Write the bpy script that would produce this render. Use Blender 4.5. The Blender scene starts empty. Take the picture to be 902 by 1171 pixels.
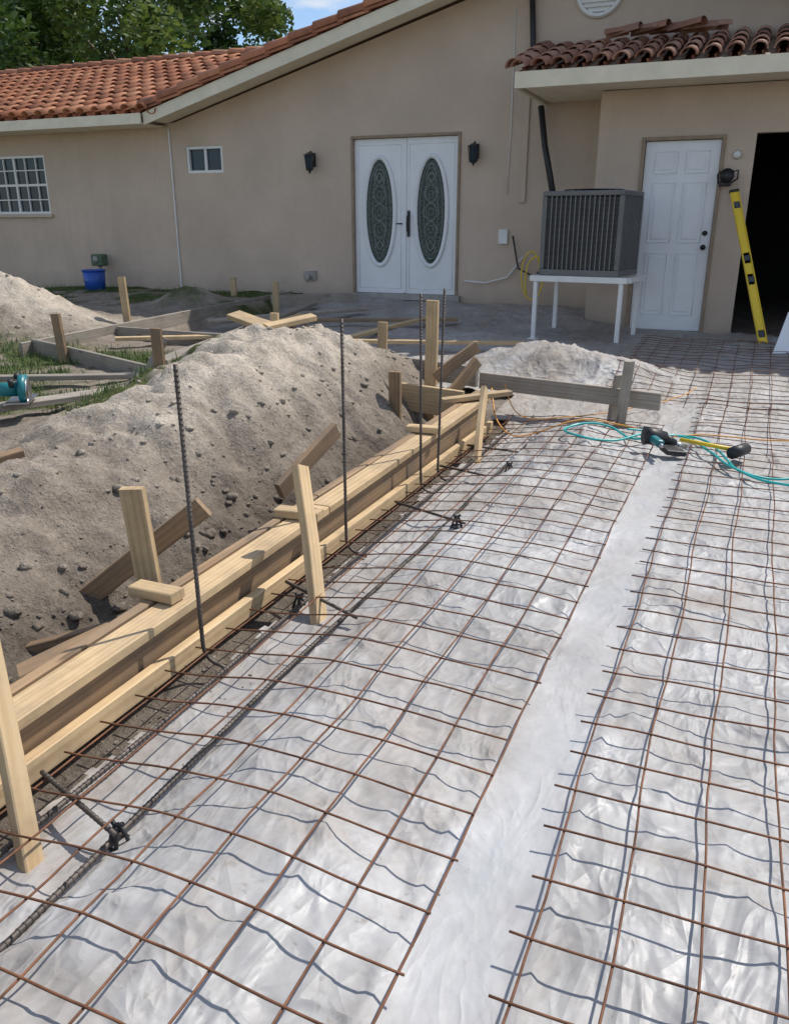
import bpy, bmesh, math, random
from mathutils import Vector, noise, Matrix
random.seed(7)
S=bpy.context.scene
COL=bpy.context.collection
R=random.uniform
def sm(a,b,x):
    t=(x-a)/(b-a); t=0 if t<0 else 1 if t>1 else t
    return t*t*(3-2*t)
def lerp(a,b,t): return a+(b-a)*t
def N(x,y,s=1.0,o=0.0): return noise.noise(Vector((x*s+o,y*s-o*.7,o*1.3)))
def FB(x,y,s,o=0,oct=4): return noise.fractal(Vector((x*s+o,y*s,o)),0.9,2.0,oct)

# ---------------------------------------------------------------- materials
def newmat(name):
    m=bpy.data.materials.new(name); m.use_nodes=True
    nt=m.node_tree; b=nt.nodes["Principled BSDF"]
    return m,nt,b
def texco(nt,scale=(1,1,1),kind="Object"):
    tc=nt.nodes.new("ShaderNodeTexCoord"); mp=nt.nodes.new("ShaderNodeMapping")
    mp.inputs["Scale"].default_value=scale
    nt.links.new(tc.outputs[kind],mp.inputs[0]); return mp.outputs[0]
def noi(nt,co,scale,detail=4,rough=.6,dist=0):
    n=nt.nodes.new("ShaderNodeTexNoise"); n.inputs["Scale"].default_value=scale
    n.inputs["Detail"].default_value=detail; n.inputs["Roughness"].default_value=rough; n.inputs["Distortion"].default_value=dist
    nt.links.new(co,n.inputs["Vector"]); return n.outputs["Fac"]
def ramp(nt,fac,stops):
    r=nt.nodes.new("ShaderNodeValToRGB"); el=r.color_ramp.elements
    while len(el)<len(stops): el.new(.5)
    for e,(p,c) in zip(el,stops):
        e.position=p; e.color=(c if len(c)==4 else (*c,1)) if isinstance(c,tuple) else (c,c,c,1)
    nt.links.new(fac,r.inputs[0]); return r.outputs[0]
def mix(nt,f,a,b,mode='MIX'):
    m=nt.nodes.new("ShaderNodeMix"); m.data_type='RGBA'; m.blend_type=mode
    for i,v in ((0,f),(6,a),(7,b)):
        if hasattr(v,'links'): nt.links.new(v,m.inputs[i])
        else: m.inputs[i].default_value=v if i==0 else (v if len(v)==4 else (*v,1))
    return m.outputs[2]
def math_(nt,op,a,b=None):
    m=nt.nodes.new("ShaderNodeMath"); m.operation=op
    for i,v in ((0,a),(1,b)):
        if v is None: continue
        if hasattr(v,'links'): nt.links.new(v,m.inputs[i])
        else: m.inputs[i].default_value=v
    return m.outputs[0]
def bump(nt,b,h,strength=.3,dist=.01,prev=None):
    n=nt.nodes.new("ShaderNodeBump"); n.inputs["Strength"].default_value=strength; n.inputs["Distance"].default_value=dist
    nt.links.new(h,n.inputs["Height"])
    if prev: nt.links.new(prev,n.inputs["Normal"])
    if b: nt.links.new(n.outputs[0],b.inputs["Normal"])
    return n.outputs[0]
def simple(name,c,rough=.6,metal=0,var=.18,scale=8,bs=.1,bd=.003):
    m,nt,b=newmat(name); co=texco(nt)
    f=noi(nt,co,scale,4)
    col=ramp(nt,f,[(.3,tuple(x*(1-var) for x in c)),(.7,tuple(min(1,x*(1+var)) for x in c))])
    nt.links.new(col,b.inputs["Base Color"]); b.inputs["Roughness"].default_value=rough; b.inputs["Metallic"].default_value=metal
    if bs: bump(nt,b,noi(nt,co,scale*6,3),bs,bd)
    return m
def wood(name,c1,c2,rough=.7,dirt=.25):
    m,nt,b=newmat(name)
    tc=nt.nodes.new("ShaderNodeTexCoord"); oi=nt.nodes.new("ShaderNodeObjectInfo")
    off=nt.nodes.new("ShaderNodeVectorMath"); off.operation='ADD'
    sc=nt.nodes.new("ShaderNodeVectorMath"); sc.operation='SCALE'; 
    cx=nt.nodes.new("ShaderNodeCombineXYZ")
    for i in range(3): nt.links.new(oi.outputs["Random"],cx.inputs[i])
    nt.links.new(cx.outputs[0],sc.inputs[0]); sc.inputs["Scale"].default_value=37
    nt.links.new(tc.outputs["Object"],off.inputs[0]); nt.links.new(sc.outputs[0],off.inputs[1])
    mp=nt.nodes.new("ShaderNodeMapping"); mp.inputs["Scale"].default_value=(.9,22,22); nt.links.new(off.outputs[0],mp.inputs[0])
    g=noi(nt,mp.outputs[0],2.2,5,.65,.6)
    mp2=nt.nodes.new("ShaderNodeMapping"); mp2.inputs["Scale"].default_value=(2.2,9,9); nt.links.new(off.outputs[0],mp2.inputs[0])
    wv=nt.nodes.new("ShaderNodeTexWave"); wv.inputs["Scale"].default_value=1.6; wv.inputs["Distortion"].default_value=9; wv.inputs["Detail"].default_value=3; wv.bands_direction='Y'
    mp3=nt.nodes.new("ShaderNodeMapping"); mp3.inputs["Scale"].default_value=(.35,8,8); nt.links.new(off.outputs[0],mp3.inputs[0]); nt.links.new(mp3.outputs[0],wv.inputs["Vector"])
    gg=mix(nt,.22,g,wv.outputs["Fac"])
    col=ramp(nt,gg,[(.22,c2),(.58,c1)])
    v=nt.nodes.new("ShaderNodeTexVoronoi"); v.inputs["Scale"].default_value=1; nt.links.new(mp2.outputs[0],v.inputs["Vector"])
    kn=ramp(nt,v.outputs["Distance"],[(.06,1.),(.13,0.)])
    col=mix(nt,math_(nt,'MULTIPLY',kn,.7),col,tuple(x*.35 for x in c2))
    d=ramp(nt,noi(nt,off.outputs[0],4,5,.7),[(.42,0.),(.75,1.)])
    col=mix(nt,math_(nt,'MULTIPLY',d,dirt*1.8),col,(.17,.135,.10))
    hv=nt.nodes.new("ShaderNodeHueSaturation"); nt.links.new(col,hv.inputs["Color"])
    mr=nt.nodes.new("ShaderNodeMapRange"); nt.links.new(oi.outputs["Random"],mr.inputs[0]); mr.inputs[3].default_value=.78; mr.inputs[4].default_value=1.12
    nt.links.new(mr.outputs[0],hv.inputs["Value"])
    nt.links.new(hv.outputs[0],b.inputs["Base Color"]); b.inputs["Roughness"].default_value=rough
    bump(nt,b,gg,.3,.003)
    return m
M_PINE=wood("pine_new",(.60,.44,.25),(.44,.29,.145),dirt=.3)
M_TAN=wood("pine_form",(.36,.235,.13),(.21,.13,.07),dirt=.5)
M_GREY=wood("wood_weathered",(.36,.32,.265),(.21,.18,.15),dirt=.4)

def soil_mat():
    m,nt,b=newmat("soil")
    co=texco(nt)
    big=noi(nt,co,1.1,5,.65); mid=noi(nt,co,7,6,.75); fine=noi(nt,co,60,4,.8)
    col=ramp(nt,mid,[(.25,(.17,.145,.12)),(.5,(.30,.262,.22)),(.75,(.45,.40,.34))])
    col=mix(nt,ramp(nt,big,[(.42,0.),(.6,.55)]),col,(.22,.19,.16),'MIX')
    at=nt.nodes.new("ShaderNodeAttribute"); at.attribute_name="mask"
    sep=nt.nodes.new("ShaderNodeSeparateColor"); nt.links.new(at.outputs["Color"],sep.inputs[0])
    col=mix(nt,math_(nt,'MULTIPLY',sep.outputs[2],.9),col,ramp(nt,mid,[(.3,(.40,.355,.295)),(.7,(.68,.62,.54))]))
    col=mix(nt,math_(nt,'MULTIPLY',sep.outputs[0],.85),col,ramp(nt,mid,[(.3,(.065,.053,.044)),(.7,(.18,.155,.128))]))
    gc=ramp(nt,mid,[(.3,(.035,.05,.018)),(.55,(.10,.12,.045)),(.75,(.30,.26,.19))])
    col=mix(nt,sep.outputs[1],col,gc)
    col=mix(nt,.45,col,ramp(nt,fine,[(.3,(.14,.13,.12)),(.7,(.78,.74,.68))]),'OVERLAY')
    nt.links.new(col,b.inputs["Base Color"]); b.inputs["Roughness"].default_value=.95; b.inputs["Specular IOR Level"].default_value=.1
    n1=bump(nt,None,mid,.9,.05)
    v=nt.nodes.new("ShaderNodeTexVoronoi"); v.inputs["Scale"].default_value=22; nt.links.new(co,v.inputs["Vector"])
    n2=bump(nt,None,v.outputs["Distance"],.35,.012,n1)
    bump(nt,b,fine,.8,.012,n2)
    return m
M_SOIL=soil_mat()

def plastic_mat():
    m,nt,b=newmat("plastic_sheet")
    co=texco(nt)
    w=noi(nt,co,1.9,6,.65,.3)
    col=ramp(nt,w,[(.3,(.27,.262,.255)),(.5,(.38,.378,.375)),(.72,(.49,.49,.495))])
    d1=noi(nt,co,1.6,7,.72,.4)
    at=nt.nodes.new("ShaderNodeAttribute"); at.attribute_name="mask"
    sep=nt.nodes.new("ShaderNodeSeparateColor"); nt.links.new(at.outputs["Color"],sep.inputs[0])
    dd=math_(nt,'ADD',d1,math_(nt,'MULTIPLY',sep.outputs[0],.26))
    dm=ramp(nt,dd,[(.47,0.),(.57,.40),(.78,.9)])
    col=mix(nt,dm,col,ramp(nt,noi(nt,co,11,5,.7),[(.3,(.19,.155,.125)),(.7,(.36,.315,.27))]))
    sp=noi(nt,co,34,5,.75)
    col=mix(nt,ramp(nt,sp,[(.60,0.),(.70,.55)]),col,(.21,.175,.14))
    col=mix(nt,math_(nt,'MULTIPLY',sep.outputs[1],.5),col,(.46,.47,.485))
    nt.links.new(col,b.inputs["Base Color"])
    rg=ramp(nt,dd,[(.4,.44),(.7,.8)]); nt.links.new(rg,b.inputs["Roughness"])
    b.inputs["Specular IOR Level"].default_value=.42
    mp=nt.nodes.new("ShaderNodeMapping"); mp.inputs["Scale"].default_value=(1,.6,1); mp.inputs["Rotation"].default_value=(0,0,.25); nt.links.new(co,mp.inputs[0])
    na=noi(nt,mp.outputs[0],6,3,.55,.5)
    rid=math_(nt,'ABSOLUTE',math_(nt,'SUBTRACT',na,.5))
    calm=math_(nt,'SUBTRACT',1.,math_(nt,'MULTIPLY',sep.outputs[1],.75))
    n1=bump(nt,None,math_(nt,'MULTIPLY',math_(nt,'MULTIPLY',rid,calm),-1),.85,.05)
    v=nt.nodes.new("ShaderNodeTexVoronoi"); v.feature='DISTANCE_TO_EDGE'; v.inputs["Scale"].default_value=9; nt.links.new(mp.outputs[0],v.inputs["Vector"])
    n2=bump(nt,None,math_(nt,'MULTIPLY',ramp(nt,v.outputs["Distance"],[(0,1.),(.16,.25),(.5,0.)]),calm),.35,.012,n1)
    mp2=nt.nodes.new("ShaderNodeMapping"); mp2.inputs["Rotation"].default_value=(0,0,-.7); nt.links.new(co,mp2.inputs[0])
    v2=nt.nodes.new("ShaderNodeTexVoronoi"); v2.inputs["Scale"].default_value=19; nt.links.new(mp2.outputs[0],v2.inputs["Vector"])
    n3=bump(nt,None,v2.outputs["Distance"],.2,.012,n2)
    bump(nt,b,sp,.2,.004,n3)
    return m
M_PLAS=plastic_mat()

def stucco_mat(name,c):
    m,nt,b=newmat(name); co=texco(nt)
    f=noi(nt,co,.9,5,.65)
    col=ramp(nt,f,[(.3,tuple(x*.88 for x in c)),(.7,tuple(x*1.07 for x in c))])
    mp=texco(nt,(3,3,.25)); st=noi(nt,mp,1.2,5,.7)
    col=mix(nt,ramp(nt,st,[(.55,0.),(.8,.3)]),col,tuple(x*.65 for x in c))
    sx=nt.nodes.new("ShaderNodeSeparateXYZ"); tc=nt.nodes.new("ShaderNodeTexCoord"); nt.links.new(tc.outputs["Object"],sx.inputs[0])
    z=math_(nt,'ADD',sx.outputs[2],math_(nt,'MULTIPLY',noi(nt,co,3,4),.5))
    col=mix(nt,ramp(nt,math_(nt,'MULTIPLY',z,.5),[(.30,.5),(.48,0.)]),col,tuple(x*.6 for x in c))
    nt.links.new(col,b.inputs["Base Color"]); b.inputs["Roughness"].default_value=.92; b.inputs["Specular IOR Level"].default_value=.2
    n1=bump(nt,None,noi(nt,co,9,4,.6),.5,.02)
    bump(nt,b,noi(nt,co,70,3,.7),.5,.006,n1)
    return m
M_STUC=stucco_mat("stucco",(.59,.475,.38))
M_CREAM=simple("cream_paint",(.76,.69,.54),.55,var=.08,scale=5)
M_WHITE=simple("white_paint",(.80,.81,.83),.35,var=.04,scale=4,bs=.05)
M_WFRAME=simple("white_vinyl",(.75,.75,.73),.4,var=.06)
M_TRIM=simple("brown_trim",(.30,.22,.15),.6)
M_CAME=simple("lead_came",(.30,.33,.31),.4,.3)
M_BLACK=simple("black_metal",(.018,.018,.02),.45,var=.2)
M_RUST=simple("rusty_wire",(.17,.075,.038),.7,.35,var=.5,scale=14,bs=.3)
M_REBAR=simple("rebar_steel",(.10,.085,.075),.6,.6,var=.45,scale=10,bs=.3)
M_CHAIR=simple("chair_plastic",(.02,.02,.022),.5)
M_TEAL=simple("teal_hose",(.02,.42,.40),.35,var=.1)
M_TEAL2=simple("teal_case",(.01,.17,.19),.4,var=.1)
M_STEEL=simple("steel",(.5,.5,.5),.3,1,var=.1)
M_ORANGE=simple("orange_cord",(.70,.33,.06),.5)
M_YELLOW=simple("yellow_paint",(.80,.56,.03),.4,var=.06)
M_AC=simple("ac_grey",(.15,.15,.148),.5,.2,var=.1)
M_AC2=simple("ac_grille",(.19,.19,.188),.5,.2,var=.1)
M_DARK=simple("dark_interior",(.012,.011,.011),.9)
M_BLUE=simple("blue_plastic",(.02,.09,.42),.4)
M_GREENB=simple("green_box",(.08,.13,.08),.6)
M_CONC=simple("concrete",(.36,.34,.31),.9,scale=5,bs=.3,bd=.01)
def glass_mat(name,c,r=.06):
    m,nt,b=newmat(name); co=texco(nt); col=ramp(nt,noi(nt,co,2,3),[(.3,c),(.7,tuple(x*1.6 for x in c))])
    nt.links.new(col,b.inputs["Base Color"]); b.inputs["Roughness"].default_value=r; b.inputs["Specular IOR Level"].default_value=.3
    return m
M_GLASS=glass_mat("window_glass",(.02,.035,.05))
def dglass():
    m,nt,b=newmat("decor_glass"); co=texco(nt)
    v=nt.nodes.new("ShaderNodeTexVoronoi"); v.inputs["Scale"].default_value=38; nt.links.new(co,v.inputs["Vector"])
    col=ramp(nt,v.outputs["Distance"],[(.1,(.10,.14,.125)),(.5,(.02,.035,.032))])
    nt.links.new(col,b.inputs["Base Color"]); b.inputs["Roughness"].default_value=.15
    bump(nt,b,v.outputs["Distance"],.6,.01); return m
M_DGLASS=dglass()
def tile_mat(name,c,dark):
    m,nt,b=newmat(name); co=texco(nt)
    at=nt.nodes.new("ShaderNodeAttribute"); at.attribute_name="mask"
    sep=nt.nodes.new("ShaderNodeSeparateColor"); nt.links.new(at.outputs["Color"],sep.inputs[0])
    col=ramp(nt,sep.outputs[0],[(0,tuple(x*.6 for x in c)),(.5,c),(1,(c[0]*1.15,c[1]*1.45,c[2]*1.6))])
    col=mix(nt,ramp(nt,noi(nt,co,3.5,5,.7),[(.42,0.),(.7,dark)]),col,(.06,.035,.025))
    nt.links.new(col,b.inputs["Base Color"]); b.inputs["Roughness"].default_value=.8
    bump(nt,b,noi(nt,co,40,3),.3,.005); return m
M_TILE=tile_mat("clay_tile",(.50,.18,.085),.5)
M_TILE2=tile_mat("clay_tile_old",(.38,.175,.11),.6)

# ---------------------------------------------------------------- mesh helpers
class MB:
    def __init__(s): s.v=[];s.f=[];s.c=[]
    def quad(s,a,b,c,d,t=None):
        n=len(s.v); s.v+=[tuple(a),tuple(b),tuple(c),tuple(d)]; s.f.append((n,n+1,n+2,n+3)); s.c+= [t or (0,0,0)]*4
    def box(s,x0,x1,y0,y1,z0,z1):
        n=len(s.v)
        s.v+=[(x0,y0,z0),(x1,y0,z0),(x1,y1,z0),(x0,y1,z0),(x0,y0,z1),(x1,y0,z1),(x1,y1,z1),(x0,y1,z1)]
        s.f+=[tuple(n+i for i in q) for q in ((3,2,1,0),(4,5,6,7),(0,1,5,4),(1,2,6,5),(2,3,7,6),(3,0,4,7))]
        s.c+=[(0,0,0)]*8
    def tube(s,pts,r,sides=6,cap=True,r1=None):
        pts=[Vector(p) for p in pts]; n0=len(s.v); k=len(pts)
        prev=None
        for i,p in enumerate(pts):
            d=(pts[min(i+1,k-1)]-pts[max(i-1,0)]).normalized()
            if prev is None:
                u=d.orthogonal().normalized()
            else:
                u=(prev-d*prev.dot(d))
                u=u.normalized() if u.length>1e-6 else d.orthogonal().normalized()
            prev=u; w=d.cross(u)
            rr=r if r1 is None else lerp(r,r1,i/(k-1))
            for j in range(sides):
                a=2*math.pi*j/sides
                s.v.append(tuple(p+u*math.cos(a)*rr+w*math.sin(a)*rr)); s.c.append((0,0,0))
        for i in range(k-1):
            for j in range(sides):
                a=n0+i*sides+j;b=n0+i*sides+(j+1)%sides
                s.f.append((a,b,b+sides,a+sides))
        if cap:
            s.f.append(tuple(n0+j for j in range(sides))[::-1]); s.f.append(tuple(n0+(k-1)*sides+j for j in range(sides)))
    def obj(s,name,mat,parent=None,smooth=False,mask=False):
        me=bpy.data.meshes.new(name); me.from_pydata(s.v,[],s.f); me.update()
        if mask:
            ca=me.color_attributes.new("mask",'FLOAT_COLOR','POINT')
            ca.data.foreach_set("color",[x for c in s.c for x in (*c,1)])
        if smooth: me.polygons.foreach_set("use_smooth",[True]*len(me.polygons))
        me.materials.append(mat)
        o=bpy.data.objects.new(name,me); COL.objects.link(o)
        if parent: o.parent=parent
        return o
def empty(name,loc=(0,0,0)):
    o=bpy.data.objects.new(name,None); COL.objects.link(o); o.location=loc; o.empty_display_size=.1; return o
def boxo(name,x0,x1,y0,y1,z0,z1,mat,parent=None,bev=.004):
    b=MB(); b.box(x0,x1,y0,y1,z0,z1); o=b.obj(name,mat,parent)
    if bev:
        md=o.modifiers.new("b",'BEVEL'); md.width=bev; md.segments=2
    return o
def tubeo(name,pts,r,mat,parent=None,sides=8,r1=None):
    b=MB(); b.tube(pts,r,sides,r1=r1); return b.obj(name,mat,parent,smooth=True)
def board(name,p0,p1,w,t,wdir,mat,parent=None,warp=.006):
    p0=Vector(p0);p1=Vector(p1); ax=(p1-p0); L=ax.length; ax.normalize()
    wd=Vector(wdir); wd=(wd-ax*wd.dot(ax)).normalized(); td=ax.cross(wd)
    n=max(2,int(L/.25)); b=MB(); bw=R(-warp,warp); bt=R(-warp,warp)
    for i in range(n+1):
        s=i/n; x=-L/2+L*s; q=math.sin(math.pi*s)
        e=.0035
        for (yy,zz) in ((-w/2+e,-t/2),(w/2-e,-t/2),(w/2,-t/2+e),(w/2,t/2-e),(w/2-e,t/2),(-w/2+e,t/2),(-w/2,t/2-e),(-w/2,-t/2+e)):
            b.v.append((x,yy+bw*q,zz+bt*q)); b.c.append((0,0,0))
    for i in range(n):
        for j in range(8):
            a=i*8+j;c=i*8+(j+1)%8; b.f.append((a,a+8,c+8,c))
    b.f.append(tuple(range(8))); b.f.append(tuple(n*8+j for j in range(8))[::-1])
    o=b.obj(name,mat,parent)
    M=Matrix((ax,wd,td)).transposed().to_4x4(); M.translation=(p0+p1)/2
    o.matrix_world=M
    return o

# ---------------------------------------------------------------- terrain heights
def slab(x,y):
    s=.115+.14*sm(5.5,9.2,y)+.16*sm(9.2,10.9,y)*sm(-.9,-2.2,x)+.02*sm(9.5,10.5,y)
    tr=1-sm(5.3,5.9,y)
    crest=.042*math.exp(-((x+.86)/.24)**2)*tr*(.6+.9*N(0,y,1.1,6))
    n=.022*N(x,y,1.7,3)+.016*N(x,y,4.1,9)
    hi=s+crest+n
    lo=.055+.012*N(x,y,3,5)
    t=sm(-1.36+.06*N(0,y,1.5,2),-1.0,x)
    z=lerp(hi,lerp(lo,hi,t),tr)
    z+=.20*math.exp(-((x+1.75)/.6)**2-((y-7.3)/.38)**2)*(1+.5*N(x,y,3,12))+.10*math.exp(-((x+1.0)/.4)**2-((y-7.3)/.3)**2)
    z+=.05*math.exp(-((x+3.6)/.9)**2-((y-8.7)/.4)**2)
    return z
def left(x,y):
    g=.30+.17*sm(7,10.5,y)+.02*N(x,y,1.3,1)
    tt=sm(-1.9,-2.7+.2*N(0,y,1.2,4)+.08*N(x,y,4,4),x)
    z=lerp(-.08,g,tt) if x>-3 else g
    c=FB(x,y,2.6,2)
    wob=.16*N(y,x,1.6,3)+.06*N(x,y,4.5,8)
    m=.44*math.exp(-abs((x+3.0-wob)/.82)**2.2-((y-5.05+wob)/1.1)**2)
    m+=.20*math.exp(-((x+2.95)/.6)**2-((y-3.7)/.9)**2)
    m+=.09*math.exp(-((x+2.75)/.35)**2-((y-2.3)/.8)**2)
    m2=.66*math.exp(-((x+7.9)/1.15)**2-((y-6.9)/.75)**2)+.22*math.exp(-((x+6.9)/.5)**2-((y-9.3)/.35)**2)
    k=min(1,(m+m2)*3)
    if x>-3.4: k=max(k,.75)
    z+=m+m2+(.02+.05*k)*c+.026*(.3+k)*FB(x,y,8,6,4)
    if x>-3.8:
        z-=.05*k*max(0,1-abs(N(x,y,1.9,44))*6)
        z+=.035*max(0,N(x,y,5.5,47))*k
    return z
def terr(x,y):
    back=0
    if y>6.6 and -6.15<x<-1.7: back=sm(6.7,7.3,y)*sm(-6.15,-6.0,x)
    inner=sm(-1.72,-1.66,x)
    l=left(x,y) if x<-1.65 else 0
    if y>5.6 and x<-1.65: back=max(back, sm(5.6,6.0,y)*sm(-2.5,-2.1,x))
    k=max(inner,back)
    return lerp(l,slab(x,y)-.03,k) if k<1 else slab(x,y)-.03
def rng(a,b,st):
    n=max(1,round((b-a)/st)); return [a+i*(b-a)/n for i in range(n)]
def far(xs,lim):
    lo=[];d=.08;x=xs[0]
    while x>-lim: d*=1.5; x-=d; lo.append(x)
    hi=[];d=.08;x=xs[-1]
    while x<lim: d*=1.5; x+=d; hi.append(x)
    return lo[::-1]+xs+hi
def grid(xs,ys,fz,fm,name,mat,keep=None):
    b=MB(); W=len(xs)
    for y in ys:
        for x in xs:
            b.v.append((x,y,fz(x,y))); b.c.append(fm(x,y))
    for j in range(len(ys)-1):
        for i in range(W-1):
            if keep and not keep((xs[i]+xs[i+1])/2,(ys[j]+ys[j+1])/2): continue
            a=j*W+i; b.f.append((a,a+1,a+W+1,a+W))
    return b.obj(name,mat,None,True,True)
def tmask(x,y):
    damp_shade=0;gr=0;sunlit_sand=0
    if x<-1.65:
        h=left(x,y)
        damp_shade=max(0,1-sm(-.02,.30+.12*N(x,y,2,3),h))*(1-sm(5.3,5.8,y))  # damp low soil, with shade of the near slope and trench painted in
        if x<-3.3:
            n=N(x,y,1.6,8)+.5*N(x,y,5,3)
            gr=sm(-.05,.25,n+.25*(sm(-4.2,-5,x)))*(1-sm(6.,6.5,y)*(1-sm(8.6,9.4,y)))
            k=math.exp(-((x+7.9)/1.3)**2-((y-6.9)/.9)**2)
            gr*=max(0,1-2*k)
        sunlit_sand=sm(.34,.70,h+.16*N(x,y,1.8,5)+.07*N(x,y,8,5))  # pale sand on the mound tops, their sunlit look painted into the colour
        if y>7.6: sunlit_sand*=.5
    else:
        damp_shade=.35+.5*(1-sm(-1.35,-1.1,x))+.4*sm(7.5,9,y)  # damp by the form; towards the house its shade is painted into the soil
    if x<-20 or y>30 or x>20 or y<-8: gr=1;damp_shade=0
    return (min(1,damp_shade),gr,min(1,sunlit_sand))
xs=far(rng(-10,-4.4,.06)+rng(-4.4,-1.6,.024)+rng(-1.6,2.4,.08)+[2.4],400)
ys=far(rng(-.4,1,.06)+rng(1,6.5,.024)+rng(6.5,11.2,.06)+[11.2],400)
def tz(x,y):
    if x<-10 or x>2.4 or y<-.4 or y>11.2:
        cx=min(max(x,-10),2.4);cy=min(max(y,-.4),11.2)
        d=math.hypot(x-cx,y-cy); return lerp(terr(cx,cy),.3,sm(0,3,d))
    return terr(x,y)
grid(xs,ys,tz,tmask,"ground",M_SOIL)

# ---------------------------------------------------------------- plastic vapour barrier
def vor(x,y,s,o,an,rot):
    c,q=math.cos(rot),math.sin(rot)
    u=(x*c-y*q)*s; v=(x*q+y*c)*s*an
    d=noise.voronoi(Vector((u+o,v-o,o)))[0]
    return math.exp(-(d[1]-d[0])/.10), d[0]
def wr(x,y):
    wx=x+.06*N(x,y,1.9,11); wy=y+.09*N(x,y,1.5,17)
    e1,f1=vor(wx,wy,2.1,3.3,.45,.35)
    e2,f2=vor(wx,wy,4.6,9.1,.6,-.5)
    e3,f3=vor(wx,wy,9.5,4.1,.7,.9)
    m1=max(0,.45+1.3*N(x,y,.8,51)); m2=max(0,.5+1.3*N(x,y,1.3,61))
    a=1-abs(N(wx,wy*.55,5.0,21))*2.6; a=max(0,a)**3
    b_=1-abs(N(wx*.8+wy*.5,wy*.7-wx*.3,8.5,31))*2.6; b_=max(0,b_)**3
    c=1-abs(N(wx*.6-wy*.7,wy*.5+wx*.6,3.1,41))*3.; c=max(0,c)**4
    flat=1-.85*math.exp(-((x+.335)/.11)**4)
    hump=1+1.5*math.exp(-((x+1.6)/.7)**2-((y-7.3)/.5)**2)
    return (.016*e1*m1+.010*e2*m2+.004*e3*m1+.012*a*m2+.006*b_*m1+.016*c*m2+.010*f2*m2)*flat*hump+.003*N(x,y,14,61)
def lap(x,y):
    e=-.215+.012*N(0,y,2,71); e2=-.47+.02*N(0,y,1.4,73)
    return .010*math.exp(-((x-e)/.012)**2)+.008*math.exp(-((x-e2)/.012)**2)
def pz(x,y): return slab(x,y)+wr(x,y)+(lap(x,y) if x>-.6 else 0)
def pm(x,y):
    if x<-1.7: return (.5+.2*N(x,y,1,1),0,0)
    dirt=.6*(1-sm(-1.5,-1.05,x))+.3*sm(4.5,7,y)+.38*sm(7,8.5,y)*sm(-1.8,-1.2,x)+.16*math.exp(-((x+.9)/.3)**2)-.07+.14*sm(.3,1.4,x)  # dirt on the sheet, plus house shade painted in beside the garage
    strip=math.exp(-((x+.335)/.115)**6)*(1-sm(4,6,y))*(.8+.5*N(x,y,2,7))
    return (max(0,min(1,dirt)),max(0,min(1,strip)),0)
px=rng(-6.0,-2.4,.05)+rng(-2.4,-1.7,.03)+rng(-1.7,.9,.0155)+rng(.9,2.3,.04)
py=rng(.1,3.6,.0155)+rng(3.6,6.5,.028)+rng(6.5,10.9,.045)
def pkeep(x,y):
    if x<-1.66 and y<7.15+.15*N(x,0,2,3) and not (x>-2.45+.1*N(y,0,3,3) and y>6.35+.1*N(x,0,4,3)): return False
    if y>10.15 and x>-1.82: return False
    if y<5.7 and x<-1.47+.06*N(y,0,2.5,5)+.03*N(y,0,9,5): return False
    return True
def gridsparse():
    b=MB(); idx={}
    def vi(i,j):
        k=(i,j)
        if k not in idx:
            x=px[i];y=py[j]; idx[k]=len(b.v); b.v.append((x,y,pz(x,y))); b.c.append(pm(x,y))
        return idx[k]
    for j in range(len(py)-1):
        for i in range(len(px)-1):
            if pkeep((px[i]+px[i+1])/2,(py[j]+py[j+1])/2): b.f.append((vi(i,j),vi(i+1,j),vi(i+1,j+1),vi(i,j+1)))
    b.obj("plastic_sheet",M_PLAS,None,True,True)
gridsparse()

# ---------------------------------------------------------------- wire mesh
def wz(x,y,o=0):
    s=slab(x,y)
    flat=lerp(.118,.185,sm(-1.6,-.98,x))-.030*sm(-.75,-.3,x)
    k=sm(5.2,6.0,y)
    # soft maximum so that the bars ride over the bulges instead of cutting into them
    a=s+.034; d=a-flat; near=.5*(a+flat+math.sqrt(d*d+.0006))
    return lerp(near,s+.034,k)+.006*N(x,y,2.1,77+o)+.004*N(x,y,6,80+o)
def mesh_sheet(name,x0,x1,y0,y1,o,skew=0):
    b=MB()
    nx=round((x1-x0)/.15); ny=round((y1-y0)/.15)
    def P(x,y,dz):
        xx=x+.013*N(x,y,1.3,o)+.006*N(x,y,5,o+3)+skew*(y-y0); yy=y+.018*N(x,y,1.1,o+7)+.006*N(x,y,5,o+9)
        return (xx,yy,wz(xx,yy,o)+dz)
    for i in range(nx+1):
        x=x0+.15*i; pts=[];y=y0-.04
        while y<=y1+.04: pts.append(P(x,y,.0)); y+=.05 if y<5 else .1
        b.tube(pts,.0029,5)
    for j in range(ny+1):
        y=y0+.15*j; pts=[];x=x0-.035-R(0,.02); xe=x0+.15*nx+.03+R(0,.02)
        while x<=xe: pts.append(P(x,y,.005)); x+=.05
        b.tube(pts,.0029,5)
    return b.obj(name,M_RUST,None,True)
mesh_sheet("wire_mesh",-1.48,-.43,.28,5.7,0)
mesh_sheet("wire_mesh",-.235,1.75,.30,6.6,5,.004)
mesh_sheet("wire_mesh",-.95,.55,6.45,9.3,9)
mesh_sheet("wire_mesh",.62,1.9,6.5,9.3,12)

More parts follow.
